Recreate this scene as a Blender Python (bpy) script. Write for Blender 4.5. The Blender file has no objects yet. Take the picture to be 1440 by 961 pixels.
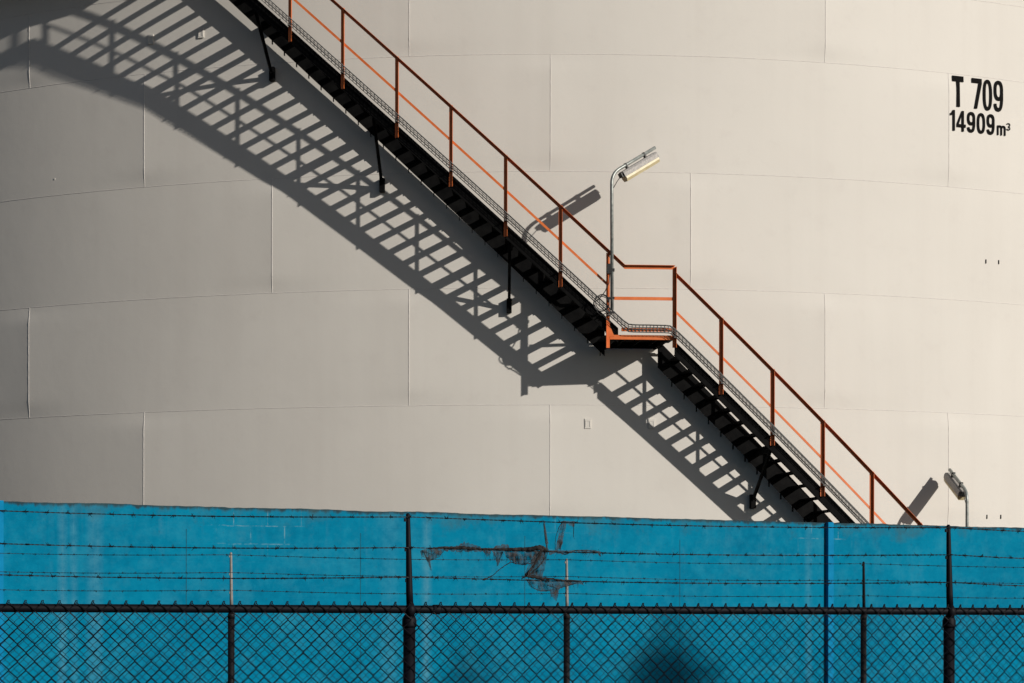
import bpy, bmesh, math, random
from mathutils import Vector, Matrix, noise

random.seed(7)
PI = math.pi
S = bpy.context.scene
COL = S.collection
EYE = 1.75                      # camera height over the ground (m)

# ------------------------------------------------------------------ camera
F, CX, CY, ROLL = 3000.0, 557.2, 892.0, 0.0012     # pixels of the 1440 px wide picture
cam_d = bpy.data.cameras.new("camera")
cam_d.sensor_width = 36.0
cam_d.lens = F * 36.0 / 1440.0
cam_d.shift_x = (720.0 - CX) / 1440.0
cam_d.shift_y = (CY - 480.5) / 1440.0
cam_d.clip_start, cam_d.clip_end = 0.1, 3000.0
cam = bpy.data.objects.new("camera", cam_d)
COL.objects.link(cam)
cam.matrix_world = Matrix.Translation((0, 0, EYE)) @ Matrix.Rotation(PI / 2, 4, 'X') @ Matrix.Rotation(ROLL, 4, 'Z')
S.camera = cam

# the tank: vertical cylinder, axis position and radius
R = 19.0
AX, AY, PHI = 2.58896, 52.81854, 0.0489769


def ray(x, y):
    c, s = math.cos(ROLL), math.sin(ROLL)
    a, b = x - CX, y - CY
    return Vector(((c * a + s * b) / F, 1.0, -(-s * a + c * b) / F))


def pt(r, th, z):
    """point at radius r and angle th round the tank axis, z over the eye level"""
    return Vector((AX + r * math.sin(th - PHI), AY - r * math.cos(th - PHI), z + EYE))


class Run:
    """a straight vertical plane running across the view (a fence line, the wall)"""
    def __init__(self, y_at_0, y_at_1440):
        p = ray(0, CY) * y_at_0
        q = ray(1440, CY) * y_at_1440
        self.o = Vector((p.x, p.y, 0))
        self.d = Vector((q.x - p.x, q.y - p.y, 0)).normalized()
        self.n = Vector((self.d.y, -self.d.x, 0))          # towards the camera

    def sz(self, x, y):
        v = ray(x, y)
        # o + s d = t v
        det = self.d.x * (-v.y) + v.x * self.d.y
        s = (-self.o.x * (-v.y) - v.x * self.o.y) / det
        p = self.o + self.d * s
        return s, v.z * p.y / v.y + EYE

    def at(self, s, z, off=0.0):
        p = self.o + self.d * s + self.n * off
        return Vector((p.x, p.y, z))

    def px(self, x, y, off=0.0):
        s, z = self.sz(x, y)
        return self.at(s, z, off)


# ------------------------------------------------------------------ materials
def nt(name):
    m = bpy.data.materials.new(name)
    m.use_nodes = True
    t = m.node_tree
    return m, t, t.nodes["Principled BSDF"]


def N(t, kind, **kw):
    n = t.nodes.new(kind)
    for k, v in kw.items():
        setattr(n, k, v)
    return n


def ramp(t, src, stops):
    r = N(t, "ShaderNodeValToRGB")
    while len(r.color_ramp.elements) < len(stops):
        r.color_ramp.elements.new(0.5)
    for e, (p, c) in zip(r.color_ramp.elements, stops):
        e.position = p
        e.color = (c, c, c, 1) if not hasattr(c, '__len__') else (*c, 1)
    t.links.new(src, r.inputs[0])
    return r.outputs[0]


def noise_tex(t, scale, detail=4, rough=0.55, vec=None, stretch=None):
    if vec is None:
        vec = N(t, "ShaderNodeTexCoord").outputs["Object"]
    if stretch:
        mp = N(t, "ShaderNodeMapping")
        mp.inputs["Scale"].default_value = stretch
        t.links.new(vec, mp.inputs[0])
        vec = mp.outputs[0]
    n = N(t, "ShaderNodeTexNoise")
    n.inputs["Scale"].default_value = scale
    n.inputs["Detail"].default_value = detail
    n.inputs["Roughness"].default_value = rough
    t.links.new(vec, n.inputs["Vector"])
    return n.outputs["Fac"]


def mix(t, fac, a, b, blend='MIX'):
    n = N(t, "ShaderNodeMix", data_type='RGBA', blend_type=blend)
    for sock, v in ((n.inputs[0], fac), (n.inputs[6], a), (n.inputs[7], b)):
        if hasattr(v, 'is_linked'):
            t.links.new(v, sock)
        elif hasattr(v, '__len__'):
            sock.default_value = (*v, 1)
        else:
            sock.default_value = v
    return n.outputs[2]


def math_n(t, op, a, b=None, clamp=False):
    n = N(t, "ShaderNodeMath", operation=op, use_clamp=clamp)
    for sock, v in zip(n.inputs, (a, b)):
        if v is None:
            continue
        if hasattr(v, 'is_linked'):
            t.links.new(v, sock)
        else:
            sock.default_value = v
    return n.outputs[0]


def bump(t, bsdf, h, strength, dist):
    b = N(t, "ShaderNodeBump")
    b.inputs["Strength"].default_value = strength
    b.inputs["Distance"].default_value = dist
    t.links.new(h, b.inputs["Height"])
    t.links.new(b.outputs[0], bsdf.inputs["Normal"])


def paint(name, c1, c2, scale=6, rough=0.5, metal=0.0, spec=0.4, b=0.0):
    m, t, p = nt(name)
    f = noise_tex(t, scale)
    t.links.new(mix(t, ramp(t, f, [(0.35, 0.0), (0.68, 1.0)]), c1, c2), p.inputs["Base Color"])
    p.inputs["Roughness"].default_value = rough
    p.inputs["Metallic"].default_value = metal
    p.inputs["Specular IOR Level"].default_value = spec
    if b:
        bump(t, p, noise_tex(t, scale * 8), b, 0.004)
    return m


def tank_paint():
    m, t, p = nt("tank_paint")
    big = noise_tex(t, 0.35, 3)
    fine = noise_tex(t, 3.0, 6, 0.65)
    streak = noise_tex(t, 1.0, 4, 0.6, stretch=(2.2, 2.2, 0.10))
    c = mix(t, ramp(t, big, [(0.3, 0.0), (0.7, 1.0)]), (0.60, 0.576, 0.532), (0.64, 0.616, 0.57))
    c = mix(t, ramp(t, streak, [(0.48, 0.0), (0.75, 0.16)]), c, (0.50, 0.465, 0.425))
    c = mix(t, ramp(t, fine, [(0.56, 0.0), (0.8, 0.30)]), c, (0.53, 0.495, 0.46))
    t.links.new(c, p.inputs["Base Color"])
    p.inputs["Roughness"].default_value = 0.62
    p.inputs["Specular IOR Level"].default_value = 0.25
    bump(t, p, noise_tex(t, 1.3, 5, 0.6), 0.16, 0.03)
    return m


def wall_paint(wall):
    """blue paint over blockwork: grime under the coping, runs, bare mortar lines"""
    m, t, p = nt("blue_wall_paint")
    uv = N(t, "ShaderNodeUVMap").outputs[0]                 # u: metres along the wall, v: metres under its top
    sep = N(t, "ShaderNodeSeparateXYZ")
    t.links.new(uv, sep.inputs[0])
    u, v = sep.outputs[0], sep.outputs[1]
    big = noise_tex(t, 0.7, 4, 0.6, uv)
    fine = noise_tex(t, 9.0, 6, 0.7, uv)
    speck = noise_tex(t, 34.0, 3, 0.6, uv)
    runs = noise_tex(t, 1.0, 5, 0.65, uv, (3.2, 0.22, 1))
    runs2 = noise_tex(t, 1.0, 5, 0.65, uv, (7.5, 0.35, 1))
    c = mix(t, ramp(t, big, [(0.32, 0.0), (0.7, 1.0)]), BLUE_A, BLUE_B)
    c = mix(t, ramp(t, fine, [(0.45, 0.0), (0.8, 0.55)]), c, (0.004, 0.215, 0.345))
    c = mix(t, ramp(t, fine, [(0.2, 0.5), (0.44, 0.0)]), c, (0.0, 0.095, 0.17))
    scuff = noise_tex(t, 2.6, 9, 0.72, uv)
    c = mix(t, ramp(t, scuff, [(0.48, 0.0), (0.72, 0.40)]), c, (0.035, 0.24, 0.34))
    # chalky runs from the top, a named few where the photograph has them
    top = ramp(t, v, [(0.0, 1.0), (0.9, 0.25), (1.0, 0.2)])
    rf = math_n(t, 'MULTIPLY', math_n(t, 'MULTIPLY', ramp(t, runs, [(0.52, 0.0), (0.76, 0.55)]), ramp(t, noise_tex(t, 6.0, 6, 0.75, uv), [(0.44, 0.0), (0.66, 1.0)])), top)
    c = mix(t, rf, c, (0.10, 0.25, 0.32))
    for px, w, k in ((88, 0.07, .40), (104, 0.06, .30), (133, 0.11, .38), (600, 0.08, .42), (548, 0.14, .22), (1137, 0.07, .25)):
        s0 = wall.sz(px, 780)[0]
        d = math_n(t, 'ABSOLUTE', math_n(t, 'SUBTRACT', u, s0))
        g = math_n(t, 'SUBTRACT', 1.0, math_n(t, 'DIVIDE', d, w), True)
        g = math_n(t, 'MULTIPLY', g, ramp(t, runs2, [(0.3, 0.15), (0.65, 1.0)]))
        g = math_n(t, 'MULTIPLY', g, ramp(t, fine, [(0.34, 0.25), (0.60, 1.0)]))
        c = mix(t, math_n(t, 'MULTIPLY', g, k * .85), c, (0.16, 0.29, 0.33))
    # mortar lines showing through in patches near the top
    br = N(t, "ShaderNodeTexBrick")
    br.inputs["Scale"].default_value = 1.0
    br.inputs["Mortar Size"].default_value = 0.007
    br.inputs["Mortar Smooth"].default_value = 0.3
    br.inputs["Brick Width"].default_value = 0.40
    br.inputs["Row Height"].default_value = 0.20
    br.inputs["Color1"].default_value = br.inputs["Color2"].default_value = (0, 0, 0, 1)
    br.inputs["Mortar"].default_value = (1, 1, 1, 1)
    t.links.new(uv, br.inputs["Vector"])
    patch = noise_tex(t, 0.55, 2, 0.5, uv)
    pf = math_n(t, 'MULTIPLY', ramp(t, patch, [(0.53, 0.0), (0.60, 1.0)]), ramp(t, v, [(0.0, 1.0), (0.40, 1.0), (0.55, 0.06)]))
    pf = math_n(t, 'MULTIPLY', pf, ramp(t, fine, [(0.46, 0.0), (0.60, 0.45)]))
    c = mix(t, math_n(t, 'MULTIPLY', br.outputs["Color"], pf), c, (0.22, 0.33, 0.36))
    # black mould along the top edge, bleeding down
    edge = math_n(t, 'SUBTRACT', 1.0, math_n(t, 'DIVIDE', v, 0.10), True)
    mould = math_n(t, 'ADD', math_n(t, 'MULTIPLY', edge, 0.50), math_n(t, 'MULTIPLY', runs2, 0.75))
    mould = math_n(t, 'ADD', mould, math_n(t, 'MULTIPLY', fine, 0.35))
    c = mix(t, ramp(t, mould, [(0.84, 0.0), (1.0, 0.9)]), c, (0.022, 0.034, 0.038))
    deep = math_n(t, 'ADD', math_n(t, 'MULTIPLY', math_n(t, 'SUBTRACT', 1.0, math_n(t, 'DIVIDE', v, 0.55), True), 0.3), math_n(t, 'MULTIPLY', noise_tex(t, 1.6, 5, 0.7, uv), 0.9))
    c = mix(t, ramp(t, deep, [(0.69, 0.0), (0.92, 0.8)]), c, (0.04, 0.09, 0.105))
    c = mix(t, ramp(t, speck, [(0.665, 0.0), (0.74, 0.6)]), c, (0.02, 0.07, 0.10))
    t.links.new(c, p.inputs["Base Color"])
    p.inputs["Roughness"].default_value = 0.85
    p.inputs["Specular IOR Level"].default_value = 0.04
    bump(t, p, math_n(t, 'ADD', math_n(t, 'MULTIPLY', fine, 0.6), math_n(t, 'MULTIPLY', br.outputs["Color"], -0.5)), 0.25, 0.004)
    return m


def netting_mat():
    m, t, p = nt("torn_shade_netting")
    uv = N(t, "ShaderNodeUVMap").outputs[0]
    fib = noise_tex(t, 1.0, 5, 0.75, uv, (60, 9, 1))
    fib2 = noise_tex(t, 1.0, 4, 0.7, uv, (8, 40, 1))
    big = noise_tex(t, 7.0, 3, 0.6, uv)
    a = math_n(t, 'ADD', math_n(t, 'MULTIPLY', fib, 0.5), math_n(t, 'ADD', math_n(t, 'MULTIPLY', fib2, 0.3), math_n(t, 'MULTIPLY', big, 0.55)))
    alpha = ramp(t, a, [(0.50, 0.16), (0.61, 0.45), (0.76, 1.0)])
    t.links.new(alpha, p.inputs["Alpha"])
    t.links.new(mix(t, fib, (0.010, 0.010, 0.011), (0.045, 0.043, 0.046)), p.inputs["Base Color"])
    p.inputs["Roughness"].default_value = 0.9
    return m


BLUE_A, BLUE_B = (0.0, 0.128, 0.235), (0.0, 0.18, 0.31)
M = {
    'tank': tank_paint(),
    'weld': paint("tank_weld", (0.56, 0.53, 0.50), (0.64, 0.61, 0.575), 14, 0.55),
    'letter': paint("black_lettering", (0.005, 0.0047, 0.0045), (0.010, 0.0095, 0.009), 20, 0.85, 0, 0.05),
    'black': paint("black_stair_steel", (0.002, 0.002, 0.0023), (0.006, 0.006, 0.006), 7, 0.8, 0, 0.08),
    'orange': paint("orange_railing_paint", (0.60, 0.135, 0.030), (0.70, 0.18, 0.045), 9, 0.5, 0, 0.35),
    'galv': paint("galvanised_steel", (0.20, 0.22, 0.21), (0.36, 0.38, 0.36), 16, 0.42, 0.35, 0.5),
    'tray': paint("galvanised_tray", (0.09, 0.09, 0.088), (0.19, 0.19, 0.185), 30, 0.6, 0.2, 0.3),
    'cable': paint("black_cable", (0.012, 0.012, 0.012), (0.022, 0.022, 0.022), 20, 0.5),
    'housing': paint("lamp_housing_grey", (0.27, 0.26, 0.25), (0.42, 0.40, 0.38), 40, 0.6, 0.1, 0.3),
    'diffuser': paint("yellowed_diffuser", (0.50, 0.42, 0.24), (0.62, 0.55, 0.36), 12, 0.35, 0, 0.5),
    'fence': paint("black_fence_coating", (0.0025, 0.0028, 0.005), (0.005, 0.0055, 0.009), 10, 0.6, 0, 0.12),
    'fence_far': paint("dark_fence_steel", (0.004, 0.0045, 0.006), (0.010, 0.010, 0.011), 10, 0.6, 0, 0.15),
    'barb': paint("weathered_barbed_wire", (0.004, 0.005, 0.007), (0.010, 0.011, 0.013), 30, 0.6, 0.1, 0.2),
    'arm_grey': paint("worn_grey_steel", (0.17, 0.165, 0.155), (0.25, 0.24, 0.225), 14, 0.6, 0.1, 0.3),
    'column': paint("blue_column_paint", (0.002, 0.17, 0.35), (0.004, 0.20, 0.40), 9, 0.7, 0, 0.05),
    'ground': paint("gravel_ground", (0.05, 0.045, 0.042), (0.08, 0.072, 0.066), 3, 0.95, 0, 0.1, 0.5),
    'concrete': paint("concrete", (0.30, 0.29, 0.27), (0.40, 0.39, 0.36), 4, 0.85, 0, 0.2, 0.3),
    'net': netting_mat(),
    'net_core': paint("twisted_netting", (0.010, 0.0095, 0.010), (0.035, 0.032, 0.032), 40, 0.9, 0, 0.1),
    'bark': paint("tree_bark", (0.06, 0.045, 0.03), (0.12, 0.09, 0.07), 12, 0.9),
    'leaf': paint("tree_leaf", (0.03, 0.07, 0.02), (0.06, 0.12, 0.035), 3, 0.6),
}


# ------------------------------------------------------------------ object helpers
def tag(o, label=None, cat=None, group=None, kind=None):
    for k, v in (('label', label), ('category', cat), ('group', group), ('kind', kind)):
        if v:
            o[k] = v
    return o


def thing(name, label, cat, loc, group=None):
    o = bpy.data.objects.new(name, None)
    o.empty_display_size = 0.3
    COL.objects.link(o)
    o.location = loc
    return tag(o, label, cat, group)


def origin(o):
    v = Vector((0, 0, 0))
    while o is not None:
        v += o.location
        o = o.parent
    return v


class MB:
    """collects world-space geometry, then links it as ONE mesh object"""
    def __init__(self):
        self.v, self.f, self.uv, self.sm = [], [], {}, []

    def face(self, idx, smooth=False):
        self.f.append(tuple(idx))
        self.sm.append(smooth)

    def poly(self, pts):
        b = len(self.v)
        self.v += [Vector(p) for p in pts]
        self.face(range(b, b + len(pts)))

    def hexa(self, p):
        """8 corners: 0-3 one end loop, 4-7 the other"""
        b = len(self.v)
        self.v += [Vector(q) for q in p]
        for q in ((3, 2, 1, 0), (4, 5, 6, 7), (0, 1, 5, 4), (1, 2, 6, 5), (2, 3, 7, 6), (3, 0, 4, 7)):
            self.face([b + i for i in q])
        return self

    def box(self, c, ex, ey, ez):
        """centre and three half-extent vectors"""
        c = Vector(c)
        lo = [c - ex - ey - ez, c + ex - ey - ez, c + ex + ey - ez, c - ex + ey - ez]
        hi = [q + ez * 2 for q in lo]
        return self.hexa(lo + hi)

    def bar(self, a, b, w, h, side=Vector((1, 0, 0))):
        """rectangular bar from a to b; w along `side`, h square to both"""
        a, b = Vector(a), Vector(b)
        d = (b - a).normalized()
        s = (side - d * side.dot(d)).normalized()
        n = d.cross(s)
        lo = [a - s * w / 2 - n * h / 2, a + s * w / 2 - n * h / 2, a + s * w / 2 + n * h / 2, a - s * w / 2 + n * h / 2]
        return self.hexa(lo + [q + (b - a) for q in lo])

    def tube(self, pts, r, n=8, caps=True, smooth=True):
        pts = [Vector(p) for p in pts]
        rr = r if hasattr(r, '__len__') else [r] * len(pts)
        base = len(self.v)
        up = None
        for i, p in enumerate(pts):
            d = (pts[min(i + 1, len(pts) - 1)] - pts[max(i - 1, 0)]).normalized()
            if up is None:
                up = Vector((0, 0, 1)) if abs(d.z) < 0.9 else Vector((1, 0, 0))
            s = d.cross(up)
            if s.length < 1e-5:
                s = d.orthogonal()
            s.normalize()
            up = s.cross(d).normalized()
            for k in range(n):
                a = 2 * PI * k / n
                self.v.append(p + (s * math.cos(a) + up * math.sin(a)) * rr[i])
        for i in range(len(pts) - 1):
            for k in range(n):
                a, b = base + i * n + k, base + i * n + (k + 1) % n
                self.face((a, b, b + n, a + n), smooth)
        if caps:
            self.face([base + k for k in range(n)][::-1])
            e = base + (len(pts) - 1) * n
            self.face([e + k for k in range(n)])
        return self

    def sweep(self, prof, ths, zf, r0):
        """closed profile [(dr, dz)] swept round the tank axis along zf(th)"""
        base, n = len(self.v), len(prof)
        for th in ths:
            z = zf(th)
            for dr, dz in prof:
                self.v.append(pt(r0 + dr, th, z + dz))
        for i in range(len(ths) - 1):
            for k in range(n):
                a, b = base + i * n + k, base + i * n + (k + 1) % n
                self.face((a, b, b + n, a + n))
        self.face([base + k for k in range(n)][::-1])
        e = base + (len(ths) - 1) * n
        self.face([e + k for k in range(n)])
        return self

    def build(self, name, mat, parent=None, fix=True):
        o0 = origin(parent)
        me = bpy.data.meshes.new(name)
        me.from_pydata([tuple(v - o0) for v in self.v], [], self.f)
        me.materials.append(mat)
        for p, s in zip(me.polygons, self.sm):
            p.use_smooth = s
        if fix:
            bm = bmesh.new()
            bm.from_mesh(me)
            bmesh.ops.recalc_face_normals(bm, faces=bm.faces)
            bm.to_mesh(me)
            bm.free()
        if self.uv:
            lay = me.uv_layers.new(name="UVMap")
            for lp in me.loops:
                lay.data[lp.index].uv = self.uv.get(lp.vertex_index, (0, 0))
        me.update()
        o = bpy.data.objects.new(name, me)
        COL.objects.link(o)
        o.parent = parent
        return o


def lin(a, b, n):
    return [a + (b - a) * i / (n - 1) for i in range(n)]


def sstep(a, b, x):
    t = max(0.0, min(1.0, (x - a) / (b - a)))
    return t * t * (3 - 2 * t)


# ------------------------------------------------------------------ ground
gm = MB()
gm.poly([(-400, -300, 0), (400, -300, 0), (400, 600, 0), (-400, 600, 0)])
tag(gm.build("ground", M['ground']), kind='structure')

# ------------------------------------------------------------------ storage tank
TH0, DTH = -0.43111, 0.11799
SEAMZ = [-1.75, -0.061, 1.789, 3.639, 5.495, 7.341, 9.20, 10.45, 11.30]
MODK = [1, 0, 2, 1, 0, 2, 1, 0]          # which third-plate positions carry a vertical weld in each course
# course index from the bottom:  0..7 ; checked against the visible joints of the photograph
MODK = {0: 0, 1: 2, 2: 1, 3: 0, 4: 2, 5: 1, 6: 0, 7: 2}
PEAK, PLEN = 0.046, 0.030


def course_of(z):
    for i in range(len(SEAMZ) - 1):
        if z < SEAMZ[i + 1]:
            return i
    return len(SEAMZ) - 2


# joints read off the photograph: course 2 (lowest in view) k = 1, 4, 7; course 3 k = 0, 3, 6; course 4 k = 2, 5;
# course 5 k = 1, 4, 7; course 6 k = 0, 3, 6
MODK = {0: 0, 1: 2, 2: 1, 3: 0, 4: 2, 5: 1, 6: 0, 7: 2}


def shell_r(th, z, c=None):
    c = course_of(z) if c is None else c
    k = (th - TH0) / DTH
    m = MODK[c]
    near = round((k - m) / 3) * 3 + m
    d = abs(k - near) * DTH
    z0, z1 = SEAMZ[c], SEAMZ[c + 1]
    w = sstep(z0, z0 + 0.28, z) * sstep(z1, z1 - 0.28, z) if True else 1
    w = sstep(0, 0.30, z - z0) * sstep(0, 0.30, z1 - z)
    amp = PEAK * PLEN * R * math.exp(-d / PLEN) * w
    rip = 0.003 * noise.noise(Vector((th * 9.0, z * 0.55, c * 3.1))) * w
    return R + amp + rip


tank = thing("storage_tank", "huge cream white storage tank of welded steel plates with T 709 painted in black",
             "storage tank", (AX, AY, 0))
sh = MB()
TMAX0, TMAX1 = TH0 - 2 * DTH, TH0 + 10 * DTH
for c in range(8):
    k0 = MODK[c] - 3
    zs = sorted(set([SEAMZ[c] + (SEAMZ[c + 1] - SEAMZ[c]) * q for q in (0, .04, .08, .12, .17, .25, .35, .5, .65, .75, .83, .88, .92, .96, 1)]))
    for k in range(k0, 12, 3):
        a, b = TH0 + k * DTH, TH0 + (k + 3) * DTH
        n = 57
        base = len(sh.v)
        for i in range(n):
            # denser towards the joints
            q = i / (n - 1)
            q = q - math.sin(2 * PI * q) * 0.13
            th = a + (b - a) * q
            for z in zs:
                sh.v.append(pt(shell_r(th, z, c), th, z))
        nz = len(zs)
        for i in range(n - 1):
            for j in range(nz - 1):
                p = base + i * nz + j
                sh.face((p, p + nz, p + nz + 1, p + 1), True)
    # the rest of the course, out of sight, coarse
    a, b = TH0 + (k + 3) * DTH, TH0 + k0 * DTH + 2 * PI
    n = 60
    base = len(sh.v)
    for th in lin(a, b, n):
        for z in (SEAMZ[c], SEAMZ[c + 1]):
            sh.v.append(pt(R, th, z))
    for i in range(n - 1):
        p = base + 2 * i
        sh.face((p, p + 2, p + 3, p + 1), True)
sh.build("shell", M['tank'], tank)

rf = MB()
apex = pt(0, 0, SEAMZ[-1] + 1.6)
rim = [pt(R + 0.02, t, SEAMZ[-1]) for t in lin(0, 2 * PI, 97)[:-1]]
b0 = len(rf.v)
rf.v += rim + [apex]
for i in range(96):
    rf.face((b0 + i, b0 + (i + 1) % 96, b0 + 96), True)
rf.build("roof", M['tank'], tank)
ra = MB()
ra.sweep([(0.0, -0.08), (0.09, -0.08), (0.09, -0.07), (0.012, -0.07), (0.012, 0.02), (0.0, 0.02)], lin(-0.75, 0.8, 120),
         lambda t: SEAMZ[-1], R + 0.012)
ra.build("rim_angle", M['tank'], tank)

# weld beads, slightly irregular
wb = MB()


def bead(path, nrm, side, w, h):
    base = len(wb.v)
    for p, n, s in zip(path, nrm, side):
        jw = 1 + 0.35 * random.uniform(-1, 1)
        jh = h * (0.8 + 0.5 * random.random())
        for a, b in ((-1, -0.3), (-0.55, 0.75), (0, 1), (0.55, 0.75), (1, -0.3)):
            wb.v.append(p + s * (a * w * jw) + n * (b * jh))
    for i in range(len(path) - 1):
        for k in range(4):
            q = base + i * 5 + k
            wb.face((q, q + 1, q + 6, q + 5), True)


for zi in range(1, 8):
    ths = lin(-0.62, 0.66, 640)
    P_, Nn, Sd = [], [], []
    for th in ths:
        P_.append(pt(R + 0.001, th, SEAMZ[zi] + 0.004 * noise.noise(Vector((th * 60, zi, 0)))))
        Nn.append(Vector((math.sin(th - PHI), -math.cos(th - PHI), 0)))
        Sd.append(Vector((0, 0, 1)))
    bead(P_, Nn, Sd, 0.0055, 0.0022)
for c in range(8):
    for k in range(-3 + MODK[c], 10, 3):
        th = TH0 + k * DTH
        if -0.66 < th < 0.7:
            zs = lin(SEAMZ[c], SEAMZ[c + 1], 60)
            n = Vector((math.sin(th - PHI), -math.cos(th - PHI), 0))
            s = Vector((math.cos(th - PHI), math.sin(th - PHI), 0))
            bead([pt(shell_r(th, z, c) + 0.001, th, z) for z in zs], [n] * 60, [s] * 60, 0.0060, 0.0036)
wb.build("weld_seam", M['weld'], tank)

# small welded lugs and cleats on the shell
LUGS = [(0.0723, 3.341, 0), (0.1258, 3.347, 0), (-0.3074, 9.752, 0), (-0.2598, 9.775, 0)]
for th, z, _ in LUGS:
    lm = MB()
    n = Vector((math.sin(th - PHI), -math.cos(th - PHI), 0))
    s = Vector((math.cos(th - PHI), math.sin(th - PHI), 0))
    up = Vector((0, 0, 1))
    c = pt(R, th, z)
    lm.box(c + n * 0.010, s * 0.050, n * 0.010, up * 0.078)
    for q in (-1, 1):
        lm.box(c + n * 0.0225 + s * q * 0.034, s * 0.006, n * 0.0022, up * 0.05)
    lm.box(c + n * 0.0225 + up * 0.044, s * 0.0275, n * 0.0022, up * 0.006)
    lm.build("bracket", M['tank'], tank)
for th, z in ((0.4337, 6.161), (0.4473, 6.167), (0.4351, 1.949), (0.4499, 1.955)):
    lm = MB()
    n = Vector((math.sin(th - PHI), -math.cos(th - PHI), 0))
    s = Vector((math.cos(th - PHI), math.sin(th - PHI), 0))
    lm.box(pt(R, th, z) + n * 0.008, s * 0.006, n * 0.008, Vector((0, 0, 0.033)))
    lm.build("lug", M['letter'], tank)
for th, z in ((0.1297, 4.455), (-0.4042, 7.617), (-0.2863, 7.622)):
    lm = MB()
    n = Vector((math.sin(th - PHI), -math.cos(th - PHI), 0))
    s = Vector((math.cos(th - PHI), math.sin(th - PHI), 0))
    if th > 0.1:
        lm.box(pt(R, th, z) + n * 0.03, s * 0.10, n * 0.03, Vector((0, 0, 0.008)))
    else:
        lm.box(pt(R, th, z) + n * 0.004, s * 0.012, n * 0.004, Vector((0, 0, 0.012)))
    lm.build("weld_stub", M['tank'], tank)


# ---- lettering, built as flat strokes that follow the shell
class Glyph:
    def __init__(self, mb, th, z, w, h, lift):
        self.mb, self.th, self.z, self.w, self.h, self.lift = mb, th, z, w, h, lift

    def p(self, x, y):                      # x 0..w to the right, y 0..h up, metres
        th, z = self.th + x / R, self.z + y
        return pt(shell_r(th, z) + self.lift, th, z)

    def quad(self, pts):
        self.lift += 0.0006
        self.mb.poly([self.p(*q) for q in pts])

    def rect(self, x0, y0, x1, y1):
        self.quad([(x0, y0), (x1, y0), (x1, y1), (x0, y1)])

    def ring(self, cx, cy, rx, ry, tx, ty, a0=0.0, a1=360.0, e=2.5):
        self.lift += 0.0006
        n = max(8, int(abs(a1 - a0) / 7))
        def sup(a, ax, ay):
            c, s = math.cos(a), math.sin(a)
            return (cx + ax * math.copysign(abs(c) ** (2 / e), c), cy + ay * math.copysign(abs(s) ** (2 / e), s))
        for i in range(n):
            a = math.radians(a0 + (a1 - a0) * i / n)
            b = math.radians(a0 + (a1 - a0) * (i + 1) / n)
            self.mb.poly([self.p(*q) for q in (sup(a, rx, ry), sup(b, rx, ry), sup(b, rx - tx, ry - ty), sup(a, rx - tx, ry - ty))])


def draw(ch, th, z, w, h, st):
    mb = MB()
    g = Glyph(mb, th, z, w, h, 0.012)
    tv = st * 1.12
    if ch == 'T':
        g.rect(0, h - tv * 1.55, w, h)
        g.rect(w / 2 - st * .62, 0, w / 2 + st * .62, h - tv * 1.55)
    elif ch == '7':
        g.rect(0, h - tv * 1.3, w, h)
        g.quad([(w * .22, 0), (w * .22 + st * 1.12, 0), (w * .52 + st, h * .5), (w * .44, h * .42)])
        g.quad([(w * .44, h * .42), (w * .52 + st, h * .5), (w, h - tv * 1.3), (w - st * 1.25, h - tv * 1.3)])
    elif ch == '0':
        g.ring(w / 2, h / 2, w / 2, h / 2, st, tv)
    elif ch == '9':
        rh = h * .325
        g.ring(w / 2, h - rh, w / 2, rh, st, tv)
        g.ring(w / 2, h / 2, w / 2, h / 2, st, tv, 28, -90)
        g.ring(w / 2, rh * .8, w / 2, rh * .8, st, tv, -90, -178)
    elif ch == '1':
        g.rect(w - st, 0, w, h)
        g.quad([(0, h * .72), (w - st, h * .76), (w - st, h * .9), (0, h * .83)])
        g.quad([(w * .2, h * .83), (w - st, h * .88), (w - st, h), (w - st * .95, h)])
    elif ch == '4':
        g.rect(w * .80 - st, 0, w * .80, h)
        g.rect(0, h * .20, w, h * .20 + tv)
        g.quad([(0, h * .20 + tv), (st * .95, h * .20 + tv), (w * .80 - st, h * .80), (w * .80 - st, h)])
    elif ch == 'm':
        for q in (0, 0.5, 1):
            g.rect(q * (w - st), 0, q * (w - st) + st, h * (.98 if q == 0 else .72))
        for q in (0, 0.5):
            x0 = q * (w - st)
            g.ring(x0 + (w - st) * .25 + st / 2, h * .68, (w - st) * .25 + st / 2, h * .32, st, tv * .9, 0, 180)
    elif ch == '3':
        g.ring(w / 2, h * .745, w / 2, h * .255, st, st * 1.1, 170, -90)
        g.ring(w / 2, h * .265, w / 2, h * .265, st, st * 1.1, 90, -170)
    names = {'T': 'letter', 'm': 'letter'}
    o = mb.build(names.get(ch, 'numeral'), M['letter'], tank, fix=False)


for ch, th0, th1, z0, h in (('T', .3984, .4100, 8.657, .510), ('7', .4184, .4290, 8.660, .502), ('0', .4301, .4398, 8.651, .511), ('9', .4417, .4516, 8.655, .512)):
    draw(ch, th0, z0, R * (th1 - th0), h, 0.054)
for ch, th0, th1 in (('1', .3955, .4007), ('4', .4025, .4120), ('9', .4135, .4219), ('0', .4238, .4324), ('9', .4342, .4425)):
    draw(ch, th0, 8.258, R * (th1 - th0), .340, 0.046)
draw('m', .4452, 8.266, R * .0092, .165, 0.032)
draw('3', .4553, 8.362, R * .0041, .122, 0.017)

# ------------------------------------------------------------------ staircase
RO, RI = 19.956, 19.20
TL0, TL1 = 0.0824, 0.1341              # landing from/to
T_UP = -0.2665                          # where the top landing begins
T_END = -0.62
SU, SL = 18.44, 18.9
Z_TOP = 6.129 + 1.257 + (.0033 - T_UP) * SU   # handrail height of the top landing


def rail_u(t):
    return 6.129 + 1.257 + (.0033 - t) * SU if t > T_UP else Z_TOP


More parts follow.
